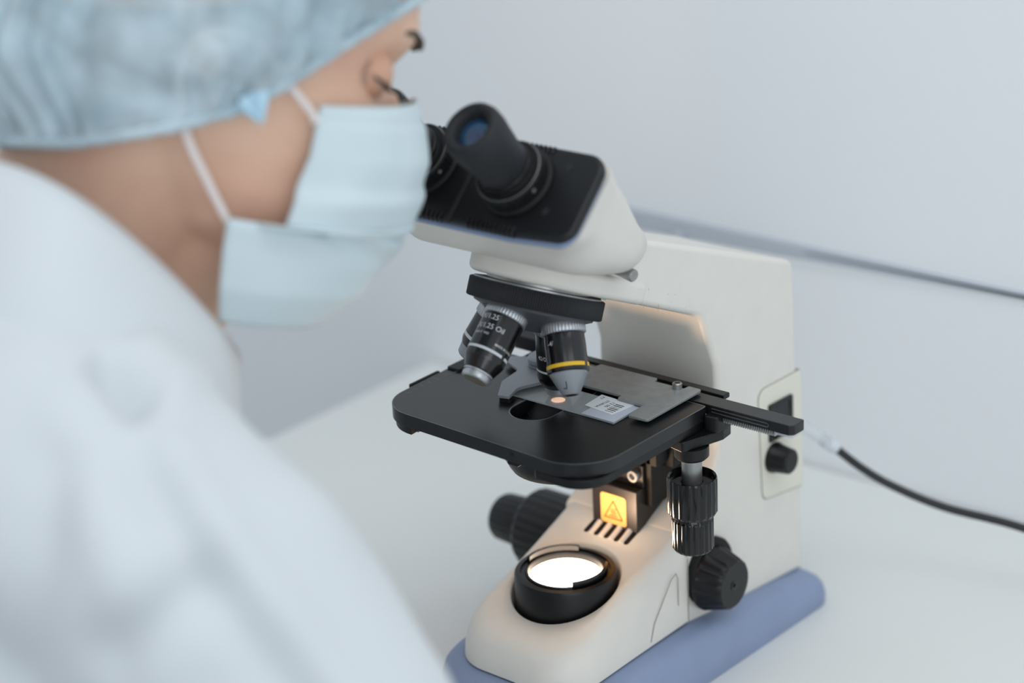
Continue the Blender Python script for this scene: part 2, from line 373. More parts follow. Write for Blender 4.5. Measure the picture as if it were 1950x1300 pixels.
# side panel, rocker switch, dimmer
put('side_panel', G().prism(rp([(139.5, -35, 7), (186, -35.5, 1), (187.5, -117, 1), (142.5, -110.5, 6)]), 40, 44.9, ux=(0, 1, 0), uy=(0, 0, 1)).tf(side), 'ivory', mic, bevel=.5)
put('panel_seam', G().prism(rp([(138.9, -34.4, 7), (186, -34.9, 1), (187.5, -117.6, 1), (141.9, -111.1, 6)]), 40, 44.25, ux=(0, 1, 0), uy=(0, 0, 1)).tf(side), 'seam', mic)
sw = put('rocker_switch', G().prism(rp([(149, -47.5, 1), (174.5, -48, 1), (174.5, -73, 1), (149, -73, 1)]), 44, 46.5, ux=(0, 1, 0), uy=(0, 0, 1), hole=[[(152, -50.5), (171.5, -50.5), (171.5, -70.5), (152, -70.5)]]).tf(side), 'black', mic, bevel=.4)
gk = G().add([side(V(p)) for p in ((45.8, 152.3, -51), (45.8, 171.2, -51), (46.2, 152.3, -61), (46.2, 171.2, -61), (50, 152.3, -70), (50, 171.2, -70), (42, 152.3, -70), (42, 171.2, -70), (42, 152.3, -51), (42, 171.2, -51))],
             [(0, 1, 3, 2), (2, 3, 5, 4), (4, 5, 7, 6), (0, 8, 9, 1), (6, 7, 9, 8), (0, 2, 4, 6, 8), (1, 9, 7, 5, 3)])
put('rocker', gk, 'gloss', sw)
dm = put('dimmer_knob', G().lathe([(10.2, 0), (10.2, 2), (9.4, 3.5), (8.2, 13), (7, 14)], (49, 154.5, -85), (1, 0, 0), 40), 'black', mic, ang=30)
put('index_dot', G().lathe([(.8, 0), (.8, .4)], (52.5, 147.6, -81.5), (.5, -.6, .6), 12), 'yellow', dm)
# focus knobs, right and left
def flute(n, a, ks): return lambda t, k: 1 - (a if k in ks else 0) * (.5 + .5 * math.cos(n * t)) ** 3
KY, KZ = 80, -138
put('coarse_focus_knob', G().lathe([(22, 0), (22, 4), (21, 5.5)], (46.5, KY + 2, KZ + 3), (1, 0, 0), 60), 'blackm', mic)
fk = put('fine_focus_knob', G().lathe([(20.6, 0), (20.8, 2), (20.2, 4), (17, 14.5), (16.0, 17), (14.8, 18)], (51, KY, KZ), (1, 0, 0), 144, flute(16, .05, (2, 3, 4))), 'black', mic, ang=30)
put('centre_screw', G().lathe([(2.7, 0), (2.7, .6), (1.6, .6), (1.4, .2)], (68.8, KY - 1, KZ), (1, 0, 0), 20), 'gloss', fk)
ck = put('coarse_focus_knob', G().lathe([(18, 0), (25, 3), (26.5, 20), (26.5, 40), (24.5, 43)], (-46, KY - 2, KZ - 3), (-1, 0, 0), 144, flute(24, .035, (2, 3))), 'black', mic, ang=30)
put('fine_focus_knob', G().lathe([(16.5, 0), (16.5, 3), (16.8, 12), (16, 26), (14, 29)], (-88, KY - 2, KZ - 3), (-1, 0, 0), 120, flute(20, .04, (2, 3))), 'black', mic, ang=30)

# stage
so = rp([(-85.5, 38, 3), (-83.5, -67, 25), (8, -70.5, 0), (77.5, -74, 29), (79.5, 37.5, 2)], 14)
oval = [(14 * math.cos(a), -22.5 + 14 * math.sin(a)) for a in [PI + PI * i / 20 for i in range(21)]] + [(14 * math.cos(a), 14 + 14 * math.sin(a)) for a in [PI * i / 20 for i in range(21)]]
st = put('stage', G().prism(so, -8, 0, hole=[oval]), 'stage', mic, bmat='worn_highlight', bevel=.75, seg=2, ang=50)
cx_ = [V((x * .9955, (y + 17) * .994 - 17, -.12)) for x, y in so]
put('worn_edge_highlight', G().tube(cx_ + [cx_[0]], .24, 6, cap=False), 'worn_highlight', st)  # bright bead along the worn edge, painting in its highlight
put('opening_rim', G().prism([(x * 1.045, -4.25 + (y + 4.25) * 1.02) for x, y in oval], -.6, .06, hole=[[(x * .995, y) for x, y in oval]]), 'edge', st)
put('lower_plate', G().prism(rp([(-83.5, 38, 2)] + [(-58.5 + 24.3 * math.cos(a), -42 + 24.3 * math.sin(a)) for a in [PI + PI / 2 * i / 14 for i in range(15)]] + [(-57, -66.4, 0), (-58, -52, 1), (26, -54, 2), (40, -72, 2), (77, -73, 28), (79, 37, 2)], 10), -13.4, -8.3), 'black', mic, bevel=.5)
put('stage_scale', G().box(-84.6, -75, -2, 30, -.2, 1.6), 'rubber', st, bevel=.4)
gm = G()
for k in range(7): gm.box(-80.5 + (0 if k % 2 else -1), -77.5, -44 + k * 6.5, -43.3 + k * 6.5, -.05, .08)
gm.box(-77.3, -76.7, -20, 14, -.05, .08)
put('scale_mark', gm, mat('grey_print', (110, 110, 110), .6), st)
put('guide_edge', G().box(-87.5, -85, -34, -8, -3, 0.5), 'blackm', st, bevel=.6)
put('stage_screw', G().lathe([(1.3, 0), (1.3, .3)], (23, -71.3, -3.5), (0, -1, 0), 12), 'gloss', st)
put('plate_end_screw', G().box(-60, -55.5, -62, -54, -12.8, -9.4), 'edge', mic)
# condenser below the opening
cd = put('condenser', G().lathe([(24, -42), (31, -40), (33, -36), (33, -22), (28, -19), (24, -9), (20, -8)], n=56), 'black', mic, ang=30)
put('condenser_cone', G().lathe([(20, -9), (17.5, -7), (12, -2.2), (10, -1.2), (9.4, -.8), (7.6, -1.4), (5.0, -1.8)], n=48), 'rubber', cd, ang=25)
put('condenser_lens', G().lathe([(4.2, -1.4), (2.4, -1.0), (.3, -.9)], n=32), 'condglow', cd, label='condenser top lens, warm lamp glow put in as emission')
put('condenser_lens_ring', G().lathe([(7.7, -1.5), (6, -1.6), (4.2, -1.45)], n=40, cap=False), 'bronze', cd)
put('condenser_bottom_lens', G().lathe([(29.5, -42.3), (.5, -42.2)], n=40), 'warmwhite', cd)
put('condenser_lever', G().box(-4, 4, -44, -28, -27, -23), 'blackm', cd, bevel=.8)

# mechanical stage
rl = put('rear_rail', G().box(-70, 80.5, 53, 59.5, -2, 1.2), 'black', mic, bevel=.6)
put('rail_end_block', G().prism(rp([(-74, 44, 4), (-46, 44, 3), (-46, 61, 3), (-74, 61, 4)]), 5.5, 10.5).prism(rp([(-72, 45, 3), (-47, 45, 3), (-47, 60, 3), (-72, 60, 3)]), 1, 5.6), 'rubber', rl, bevel=.8)
tb = put('travel_bar', G().prism(rp([(-58, 38.6, .5), (134, 38.6, .5), (136.6, 41, .5), (137, 51, 1.5), (-58, 51, .5)]), -5.6, .6), 'stage', mic, bevel=.5)
put('bar_groove', G().box(82, 121, 38.1, 38.7, -3.6, -3.1).box(82, 121, 38.1, 38.7, -1.4, -1.0).box(120.5, 121, 38.1, 38.7, -3.6, -1.0), 'edge', tb)
gr = G()
for k in range(31): gr.box(79 + k * 1.5, 79.75 + k * 1.5, 38.9, 42, -8.4, -5.5)
put('gear_rack', gr, 'steel', tb)
put('rack_backing', G().box(76, 125, 41.5, 46, -7.6, -5.6), 'blackm', tb)
put('bar_end_clear_pad', G().box(124.5, 136, 39.5, 50.5, -7.2, -5.7), 'clear', tb)
hp_ = rp([(68, 49.5, 2.2), (67.4, -3.6, 2.4), (54.2, -4.2, .8), (52.4, 11.8, .3), (34.2, 12.6, .5), (33.6, 16.6, .5), (-34, 17.2, 1), (-34, 43.2, 1), (-6, 43.4, .5), (-5.4, 48.6, .8), (36, 49.2, .5), (37.5, 44.4, .8), (58, 44.8, .5), (58.5, 49.4, .8)], 5)
hd = put('slide_holder', G().prism(hp_, 1.9, 3.5), 'holder', mic, bevel=.35)
put('holder_screw', G().lathe([(2.9, 0), (2.9, 3.1), (2.4, 3.6), (1.7, 3.6), (1.6, 1.6), (.1, 1.6)], (54.8, 43, 3.5), n=28), 'steel', hd)
fg = rp([(-25.6, -24.6, 1.5), (-18.3, -22.6, 1), (-22.5, -9.5, 8), (-14, 9, 4), (-16, 18, 4), (-28, 36, 5), (-42, 36, 5), (-58, 27, 1), (-57, 20, 1), (-40, 12, 5), (-37, -7, 8)], 8)
fgo = put('spring_finger', G().prism(fg, 2.6, 4.6), 'greypaint', mic, bevel=.5)
put('finger_tip_pad', G().prism(rp([(-25.3, -24, 1.2), (-18.6, -22.2, 1), (-19.6, -17.5, 1), (-26.6, -19, 1)]), .1, 2.6), 'blackm', fgo)
put('pivot_knob', G().lathe([(8.4, 0), (9.6, .5), (9.6, 1.6), (8.4, 1.9), (8.4, 2.6), (9.8, 2.9), (9.8, 5.2), (8.6, 6.2), (1, 6.5)], (-32, 27, 4.6), n=40), 'greypaint', fgo, ang=30)
put('pivot_screw', G().lathe([(2, 0), (2, 2.2), (1, 2.6)], (-12, 16, 1.9), n=16), 'greypaint', hd)
# stage drive: bracket, steel pole, two fluted knobs
db = put('drive_bracket', G().prism(rp([(62, 16, 2), (80, 12, 2), (86, 30, 2), (89, 40, 1), (88, 50, 2), (62, 52, 2)]), -20, -13.6).prism(rp([(80, 32, 2), (89, 34, 2), (89, 50, 2), (80, 50, 2)]), -14, -4), 'black', mic, bevel=.8)
put('flange', G().lathe([(10.2, -20), (10.2, -26.5), (8.8, -28)], (77, 25, 0), n=44), 'black', db)
put('pole', G().lathe([(6, -27), (6, -45)], (77, 25, 0), n=32), 'steel', db)
kf = flute(20, .06, (2, 3, 4))
k1 = put('stage_drive_knob', G().lathe([(6.5, -43.5), (12.4, -43.2), (13, -40.6), (14.2, -40), (14.8, -41.5), (14.8, -61.5), (13.6, -63.5), (10, -63.6)][::-1], (77, 25, 0), n=160, mod=flute(20, .05, (2, 3)), cap=False), 'gloss', mic, ang=30)
put('stage_drive_knob', G().lathe([(10.6, -63), (11.4, -66), (12.4, -67), (12.3, -85), (11.2, -86.5)], (77, 25, 0), n=160, mod=flute(20, .05, (2, 3))), 'gloss', mic, ang=30)

# turret and objectives
TC = V((0, -16.5, 67.6)); t2 = math.radians(23); n2 = V((0, math.sin(t2), math.cos(t2))); p2 = V((0, math.cos(t2), -math.sin(t2)))
tu = put('turret_ring', G().lathe([(33, -5.6), (38.6, -5.6), (39.4, -5.0), (39.4, 5.0), (38.6, 5.6), (30, 5.6)], TC, n2, 540, lambda t, k: 1 - (.02 if k in (2, 3) and int(t / (2 * PI) * 540 + .5) % 3 == 0 else 0)), 'rubber', mic, ang=60)
put('turret_bearing', G().lathe([(37, 5.4), (37, 6.4), (30, 7.0), (30, 9)], TC, n2, 64), 'steel', mic)
put('turret_cone', G().lathe([(35, -5.5), (34.5, -7.2), (7, -19), (3, -19.4)], TC, n2, 64), 'cone', mic, ang=25)
put('turret_click_spring', G().prism(rp([(12, 30, 1), (26, 27, 1), (26, 32, 1), (12, 36, 1)]), 6.4, 8.2, TC, (1, 0, 0), p2), 'silver', mic)
AP = V((0, 0, 106.5))
def knurl(n, N, a, ks): return lambda t, k: 1 - (a if k in ks and (int(t / (2 * PI) * N + .5) % 4 in (0,)) else 0)
def objective(r3, prof_barrel, prof_tip, tipmat, ring, band, bandmat, bandh, start, lens, gap):
    d = (-n2 * math.cos(t2) + V(r3) * math.sin(t2)).normalized(); sh = AP + d * (59.5 + start)
    # reference direction: towards the viewer's side of the barrel
    x = (V((.6, -.7, .37)) - d * V((.6, -.7, .37)).dot(d)).normalized()
    root = put('objective', G().lathe(prof_barrel, sh, d, 64, x=x), 'objective', mic, ang=25)
    put('knurled_ring', G().lathe([(ring - .5, 0), (ring, .5), (ring, 5.9), (ring - .6, 6.4)], sh, d, 176, knurl(44, 176, .035, (1, 2)), x=x), 'silver', root, ang=50)
    put('tip', G().lathe(prof_tip, sh, d, 56, x=x), tipmat, root, ang=25)
    put('front_lens', G().lathe(lens, sh, d, 32, x=x), 'lensbeige' if tipmat == 'silver' else 'ink', root)
    # colour band with a gap in it
    a0, a1 = gap
    P = []
    for h in bandh:
        P.append([sh + d * h + (x * math.cos(t) + x.cross(d) * math.sin(t)) * band for t in [a0 + (a1 - a0) * i / 90 for i in range(91)]])
    put('colour_band', G().grid(P), bandmat, root)
    return root, sh, d, x
def wrap(s, size, sh, d, x, r, ang, h, bold=0):
    vs, fs = text2d(s, size, bold); y = x.cross(d)
    # reads left to right around the barrel with the tops of the letters towards the turret
    return [sh + d * (h - b) + (x * math.cos(ang + a / r) + y * math.sin(ang + a / r)) * (r + .06) for a, b in vs], fs
# subdivide long text polygons is unnecessary at this size
o1, s1, d1, x1 = objective((1, 0, 0), [(11.2, 6.2), (11.4, 7), (11.6, 12), (11.6, 22), (12, 23.5), (12, 28), (11.2, 28.4)], [(10.6, 28.2), (10.7, 29.5), (10.2, 30.3), (5.0, 40.6), (4.5, 41)], 'greypaint', 12.6, 12.08, 'yellow', (23.9, 26.1), -2.2, [(3.4, 41.05), (.3, 41.06)], (-2.4, .9))
put('colour_band', G().grid([[s1 + d1 * h + (x1 * math.cos(t) + x1.cross(d1) * math.sin(t)) * 12.08 for t in [1.12 + .5 * i / 12 for i in range(13)]] for h in (23.9, 26.1)]), 'yellow', o1)
o2, s2, d2, x2 = objective((0, -p2.y, -p2.z), [(11.3, 6), (11.9, 7), (11.9, 32), (11.4, 33.4), (9.1, 39), (8.3, 39.6)], [(8.0, 39.3), (8.7, 39.8), (8.7, 40.6), (7.8, 40.8), (7.8, 41.6), (8.5, 41.9), (8.2, 44.0), (7.0, 44.6)], 'silver', 12.6, 11.98, 'white', (27.6, 29.2), -3.4, [(6.8, 44.7), (4, 44.2), (.3, 44.0)], (-2.0, .72))
put('colour_band', G().grid([[s2 + d2 * h + (x2 * math.cos(t) + x2.cross(d2) * math.sin(t)) * 11.98 for t in [.92 + .5 * i / 12 for i in range(13)]] for h in (27.6, 29.2)]), 'white', o2)
o3, s3, d3, x3 = objective((0, p2.y, p2.z), [(11.3, 6), (11.8, 7), (11.8, 33), (11, 36), (8.2, 40), (7.6, 40)], [(7.4, 39.8), (7.8, 40.4), (7.6, 43.2), (6.4, 44.6), (5.4, 44.8)], 'silver', 12.6, 11.88, 'white', (27.6, 28.9), -1.0, [(4.6, 44.9), (.3, 44.9)], (-2.4, 1.2))
o4, s4, d4, x4 = objective((-1, 0, 0), [(11.2, 6), (11.6, 7), (11.6, 20), (11.6, 24), (10.5, 27)], [(9.8, 26.5), (10.2, 27.5), (9.6, 33), (8.8, 34)], 'greypaint', 12.6, 11.68, 'white', (19.9, 21.9), -1.0, [(7.6, 34), (.3, 34)], (-2.4, 2.4))
def engrave(root, items, sh, d, x, r):
    g_ = G()
    for s_, size, ang, h in items:
        vs, fs = wrap(s_, size, sh, d, x, r, ang, h, .02); g_.add(vs, fs)
    put('engraving', g_, 'white', root, smooth=False)
engrave(o2, [('100X/1.25', 4.3, -1.75, 11.2), ('100X/1.25 Oil', 4.3, -1.8, 17.0), ('160/0.17  WD', 1.9, -1.3, 20.6), ('MADE IN CHINA', 1.9, .12, 24.8)], s2, d2, x2, 11.9)
engrave(o1, [('-4/', 3.6, -.98, 13.4)], s1, d1, x1, 11.62)
engrave(o3, [('40/0.65', 3.8, -1.12, 21)], s3, d3, x3, 11.8)
# pen mark on the grey cone
gp = G(); yy = x1.cross(d1)
for pth in (((-.28, 34.2), (-.30, 36.6), (-.36, 38)), ((-.36, 38), (-.5, 37.8), (-.62, 37.4))):
    gp.tube([s1 + d1 * h + (x1 * math.cos(a) + yy * math.sin(a)) * (10.2 - (h - 30.3) * .505 + .05) for a, h in pth], .28, 6)
put('pen_mark', gp, 'ink', o1)

# binocular head
al = math.radians(47); e = V((0, -math.cos(al), math.sin(al))); v_ = V((0, math.sin(al), math.cos(al)))
P0 = V((0, -85.2, 135.2))
def hpt(x, v, h): return P0 + V((x, 0, 0)) + v_ * v + e * h
def sect(hw, v0, v1, r, h, bow=0):
    o_ = rp([(-hw, v0, r), (-hw * .4, v0 - bow), (hw * .4, v0 - bow), (hw, v0, r), (hw, v1, r), (-hw, v1, r)], 6)
    return [hpt(a, b, h) for a, b in o_]
fp = rp([(-80, 1, 9), (-40, -2), (40, -2), (80, 1, 10), (79, 52.5, 12), (-79, 52.5, 12)], 8)
fpl = put('eyepiece_plate', G().prism(fp, -6, 0, P0, (1, 0, 0), v_), 'platebl', mic, bevel=2.2, seg=4)
put('blue_edge', G().prism([(x * .972, (y - 25) * .96 + 22.6) for x, y in fp], -9, -5, P0, (1, 0, 0), v_), 'blue', mic, bevel=1.2)
Q0 = NC + tn * 13.8 + tp * 8
def qsect(hx, hy, hgt, off=0):
    out = []
    for a, b in rp([(-hx, -hy, min(hx, hy) * .8), (-hx * .4, -hy), (hx * .4, -hy), (hx, -hy, min(hx, hy) * .8), (hx, hy, min(hx, hy) * .8), (-hx, hy, min(hx, hy) * .8)], 6):
        out.append(Q0 + V((a, 0, 0)) + tp * (b + off) + tn * hgt)
    return out
def hsec(hw, v0, v1, rb, rt, h):
    return [hpt(a, b, h) for a, b in rp([(-hw, v0, rb), (hw, v0, rb), (hw, v1, rt), (-hw, v1, rt)], 10)]
hs = [(79, -.5, 53.5, 9, 10, -8.5), (78, 0, 54, 13, 11, -13), (75.5, 0, 54, 21, 12, -22), (74, 0, 54, 29, 13, -31), (73, .5, 54, 35, 14, -42), (71, 6, 54, 38, 16, -55), (68.5, 15, 54, 33, 18, -70), (64, 25, 54, 25, 18, -85), (52, 33, 50, 8, 8, -97)]
put('head_body', G().grid([hsec(*q) for q in hs], closed=True, capa=True, capb=True), 'cream', mic, ang=60)
put('head_collar', G().lathe([(40, 1), (40.5, 2), (40, 16), (38, 24)], NC + tn * 13.6 + tp * 4, tn, 64), 'cream', mic)
# grooves, ribs and screws of the plate
put('centre_groove', G().prism([(-1.6, -3), (1.6, -3), (1.6, 53.2), (-1.6, 53.2)], -.5, .35, P0, (1, 0, 0), v_), 'ink', fpl)
for s_ in (-1, 1):
    for vv, w1, zz in ((-2.2, 4.5, -3), (51.5, -3.5, 0)):
        gr_ = G()
        for k in range(11):
            a = s_ * (13 if s_ > 0 else 6) + s_ * k * 3.1; gr_.tube([hpt(a, vv, zz), hpt(a, vv + .3, .3), hpt(a, vv + w1, .3)], .8, 8)
        put('grip_ribs', gr_, 'platebl', fpl)
for a, b in ((58.5, 42), (57.5, 14.5), (-58.5, 42), (-57.5, 14.5)): put('plate_screw', G().lathe([(2.3, 0), (2.3, .25), (1.2, .25)], hpt(a, b, 0), e, 20), 'ink', fpl)
def eyepiece(x):
    o = hpt(x, 27.5, 0)
    c = put('eyepiece_tube', G().lathe([(21, 0), (21, 2), (19.4, 3.2), (19.4, 11), (18.4, 12.2), (15, 12.4), (14, 14), (14, 20)], o, e, 144, knurl(36, 144, .02, (2, 3))), 'blackm', mic, ang=30)
    put('diopter_edge', G().lathe([(18.7, 12.0), (18.9, 12.3), (18.3, 12.5)], o, e, 64, cap=False), 'edge', c)
    put('set_screw', G().lathe([(1.2, 0), (1.2, .4)], o + e * 9 + V((.95, -.2, -.25)).normalized() * 19.3, (.95, -.2, -.25), 12), 'silver', c)
    k = put('eye_cup', G().lathe([(13.6, 17), (14.2, 18), (14.5, 25), (15.8, 37), (16.7, 44), (16.7, 50), (15.6, 53.4), (13.6, 54.6), (11.2, 54.2), (9.6, 52.4), (9.3, 47)], o, e, 64, cap=False), 'rubber', mic, ang=40)
    put('eye_lens', G().lathe([(9.4, 48), (8, 49), (4, 49.8), (.3, 50)], o, e, 40), 'lensblue', k)
    put('knurl_ring', G().lathe([(14.4, 14), (15, 14.6), (15, 16.6), (14.4, 17.2)], o, e, 90), 'black', k)
for x in (32.5, -32.5): eyepiece(x)
put('clamp_screw', G().lathe([(1.4, -8), (1.4, 0), (3.7, .2), (3.7, 16.3), (3.1, 17)], (39.5, 4.2, 88.2), (.93, -.1, -.14), 96, knurl(24, 96, .06, (2, 3))), 'steel', mic, ang=40)

# ------------------------------------------------------------------ glass slide
sl = empty('microscope_slide', (12, 0, 1.2), 'glass specimen slide with frosted end lying on the black stage', 'slide')
put('glass_plate', G().box(-25.4, 50.6, -13.3, 12.7, .25, 1.35), 'glass', sl, bevel=.2)
put('frosted_end', G().box(27, 50.4, -13.1, 12.5, 1.4, 1.46), 'frost', sl)
pl = put('paper_label', G().prism([(22, -3), (43.5, -5.5), (46, 13), (21, 14.6)], 1.55, 1.75), 'paper', sl, label='white paper label with barcode lines')
gx = G()
def flat_text(s_, size, x, y, a):
    vs, fs = text2d(s_, size, .01); c, q = math.cos(a), math.sin(a)
    gx.add([(x + u * c - w * q, y + u * q + w * c, 1.8) for u, w in vs], fs)
flat_text('STURNA', 3.0, 29.2, 9.5, -PI / 2 - .1); flat_text('12 00', 3.6, 33.4, 9.3, -PI / 2 - .1); flat_text('KT', 2.8, 23.6, 12.6, -PI / 2 - .1)
for k in range(6): gx.box(36.5, 42.5, -3.0 + k * 2.0, -3.0 + k * 2.0 + (.9 if k % 3 else .5), 1.77, 1.8)
put('printed_marks', gx, 'ink', pl, smooth=False)

# ------------------------------------------------------------------ power cable
def spl(P, n=10):
    P = [V(p) for p in P]; P = [P[0] * 2 - P[1]] + P + [P[-1] * 2 - P[-2]]; out = []
    for i in range(1, len(P) - 2):
        for k in range(n):
            t = k / n; a, b, c, d = P[i - 1:i + 3]
            out.append(.5 * ((2 * b) + (c - a) * t + (2 * a - 5 * b + 4 * c - d) * t * t + (3 * b - a - 3 * c + d) * t ** 3))
    return out + [P[-2]]
cb = empty('power_cable', (49, 230, -200), 'black power cable with clear plug end behind the microscope', 'cable')
put('cord', G().tube(spl([(48.5, 229, -106.3), (63, 240, -122.1), (81.5, 250, -134.7), (114.6, 262, -146.5), (165.5, 275, -153), (230, 290, -170), (300, 300, -190), (380, 296, -196.9), (600, 250, -196.9)]), 2.8, 14), 'cable', cb)
rel = spl([(24, 191.5, -70), (36, 200, -80.5), (43, 212, -91), (48.8, 229.3, -106.5)], 8)
put('strain_relief', G().tube(rel, [3.9 + .5 * (i % 2) for i in range(len(rel))], 16), 'clear', cb)
put('relief_collar', G().tube([V((45.6, 221, -99.5)), V((48.9, 229.6, -106.7))], 4.6, 16), 'white', cb)

# ------------------------------------------------------------------ the person
H0 = V((-39.4, -199.8, 252.2)); fw = V((0.6534, 0.70291, -0.28106)); lf = V((-0.75701, 0.6087, -0.23754)); up = V((0.00411, 0.36797, 0.92983))
def hd_(f, l, u): return H0 + fw * f + lf * l + up * u
HT = [(-116, 70, 48, 14), (-110, 80, 30, 26), (-100, 86, 5, 40), (-85, 86, -25, 51), (-65, 88, -48, 59), (-45, 91, -68, 64), (-25, 86, -84, 68), (-5, 84, -93, 71), (12, 88, -98, 73), (25, 92, -100, 74), (45, 92, -100, 76), (65, 86, -97, 75), (82, 75, -88, 69), (97, 55, -70, 57), (108, 30, -48, 38), (113, 5, -20, 14)]
def table(u):
    if u <= HT[0][0]: return HT[0][1:]
    for a, b in zip(HT, HT[1:]):
        if u <= b[0]:
            t = (u - a[0]) / (b[0] - a[0]); t = t * t * (3 - 2 * t) * .5 + t * .5
            return tuple(p + (q - p) * t for p, q in zip(a[1:], b[1:]))
    return HT[-1][1:]
def gs_(x, m, s): return math.exp(-((x - m) / s) ** 2)
def headp(th_, u, off=0, face=True):
    fr, bk, w = table(u); c = (fr + bk) / 2; a = (fr - bk) / 2 + off; w = w + off
    ct, sn = math.cos(th_), math.sin(th_)
    f = c + a * math.copysign(abs(ct) ** .88, ct); l = w * math.copysign(abs(sn) ** .88, sn)
    if face and ct > 0:
        al_ = abs(l)
        nz = 0
        for uu, h, s in ((-8, 5, 9), (-18, 9, 9), (-30, 15, 9), (-37, 12, 7)): nz += h * gs_(u, uu, s)
        f += nz * gs_(l, 0, 8.5 + (4 if u < -25 else 0)) * .8
        f += 5 * gs_(u, 17, 9) * gs_(al_, 18, 18) - 4 * gs_(u, 0, 7) * gs_(l, 0, 10)
        f -= 9 * gs_(al_, 31, 13) * gs_(u, -2, 11)
        f += 4 * gs_(al_, 48, 16) * gs_(u, -26, 12)
        f += 5 * gs_(l, 0, 22) * (gs_(u, -66, 5) + gs_(u, -76, 5)) + 5 * gs_(l, 0, 16) * gs_(u, -100, 9)
    return f, l, u
def sphere_g(g_, c, r, n=18):
    g_.lathe([(max(r * math.sin(PI * k / n), .01), -r * math.cos(PI * k / n)) for k in range(n + 1)], c, (0, 0, 1), 2 * n)
def caps_g(g_, a, b, ra, rb, n=14):
    a, b = V(a), V(b); L = (b - a).length; P = []
    for k in range(n // 2 + 1): t = PI / 2 * k / (n // 2); P.append((max(ra * math.sin(t), .01), -ra * math.cos(t)))
    for k in range(n // 2 + 1): t = PI / 2 * k / (n // 2); P.append((max(rb * math.cos(t), .01), L + rb * math.sin(t)))
    g_.lathe(P, a, b - a, 28)
def remeshed(name, g_, vox, smooth_it, m, parent, fn=None, sub=0):
    tmp = put('tmp', g_, m)
    r = tmp.modifiers.new('r', 'REMESH'); r.mode = 'VOXEL'; r.voxel_size = vox * .001
    s_ = tmp.modifiers.new('s', 'SMOOTH'); s_.iterations = smooth_it; s_.factor = .5
    dg = bpy.context.evaluated_depsgraph_get(); dg.update()
    me = bpy.data.meshes.new_from_object(tmp.evaluated_get(dg))
    out = G(); out.v = [v.co * 1000 for v in me.vertices]; out.f = [tuple(p.vertices) for p in me.polygons]
    if fn: 
        nr = [v.normal.copy() for v in me.vertices]; out.v = [fn(p, q) for p, q in zip(out.v, nr)]
    tm = tmp.data; bpy.data.objects.remove(tmp); bpy.data.meshes.remove(tm); bpy.data.meshes.remove(me)
    return put(name, out, m, parent, ang=180)
per = empty('person', (-110, -330, -450), 'person in white coat, blue hair cap and face mask bending to the eyepieces', 'person')
gh = G(); rows = []
us = [HT[0][0] + (HT[-1][0] - HT[0][0]) * k / 80 for k in range(81)]
for u in us: rows.append([hd_(*headp(2 * PI * i / 96, u)) for i in range(96)])
gh.grid(rows, closed=True, capa=True, capb=True)
# neck, trunk and arms grow out of the same skin
caps_g(gh, hd_(-28, 0, -50), (-88, -262, 150), 56, 58); caps_g(gh, (-88, -262, 150), (-108, -330, 40), 58, 74)
caps_g(gh, hd_(20, 0, -88), (-66, -242, 130), 34, 42)
caps_g(gh, (-108, -345, 30), (-120, -420, -330), 92, 110)
caps_g(gh, (-60, -335, 70), (40, -366, 70), 46, 40); caps_g(gh, (40, -366, 70), (150, -360, -20), 38, 32); caps_g(gh, (150, -360, -20), (150, -310, -130), 32, 26)
caps_g(gh, (-150, -330, 70), (-250, -290, 60), 52, 46); caps_g(gh, (-250, -290, 60), (-270, -250, -60), 42, 36)
for s_ in (-1, 1):   # ears
    gh.lathe([(.1, -4), (9, -3), (10, 0), (9, 3), (.1, 4)], hd_(-8, 74 * s_, -12), lf, 20)
body = remeshed('body', gh, 3.0, 4, 'skin', per)
for s_ in (-1, 1):
    ey = G(); sphere_g(ey, hd_(69, 31.5 * s_, -3), 11.6); ee = put('eye', ey, 'eye', per, ang=180)
    put('iris', G().lathe([(6, 0), (5, 1.0), (.1, 1.4)], hd_(69, 31.5 * s_, -3) + (fw * .9 - up * .42).normalized() * 10.4, fw * .9 - up * .42, 24), 'iris', ee)
    rows = []
    for k in range(9):      # upper lid: a shell over the eyeball, half closed as the eye looks down
        ph = math.radians(-20 + 110 * k / 8)
        rows.append([hd_(69, 31.5 * s_, -3) + (fw * math.cos(ph) * math.cos(a) + lf * math.sin(a) + up * math.sin(ph) * math.cos(a)) * 13 for a in [math.radians(-100 + 200 * j / 20) for j in range(21)]])
    put('eyelid', G().grid(rows), 'lid', per, solid=1.4)
    rows = [[hd_(69, 31.5 * s_, -3) + (fw * math.cos(ph) * math.cos(a) + lf * math.sin(a) + up * math.sin(ph) * math.cos(a)) * 12.8 for a in [math.radians(-100 + 200 * j / 20) for j in range(21)]] for ph in [math.radians(-95 + 60 * k / 6) for k in range(7)]]
    put('eyelid', G().grid(rows), 'lid', per, solid=1.2)
    gl_ = G()
    for j in range(13):
        a = math.radians(-70 + 130 * j / 12); ph = math.radians(-22)
        d_ = (fw * math.cos(ph) * math.cos(a) + lf * math.sin(a) + up * math.sin(ph) * math.cos(a)); b0 = hd_(69, 31.5 * s_, -3) + d_ * 13.2
        gl_.tube([b0, b0 + d_ * 2.4 - up * 1.0, b0 + d_ * 4.2 - up * .4], [.8, .6, .2], 5)
    put('eyelashes', gl_, 'hair', per)
    gbw = G(); pts = [hd_(*p) for p in ((95.5, 9 * s_, 15), (94.5, 14 * s_, 17), (92, 20 * s_, 19), (88.5, 27 * s_, 20), (84, 34 * s_, 19))]
    gbw.tube(spl(pts, 5), [2.3] * 8 + [2.0] * 6 + [1.6] * 5 + [.8] * 2, 8); put('eyebrow', gbw, 'hair', per)
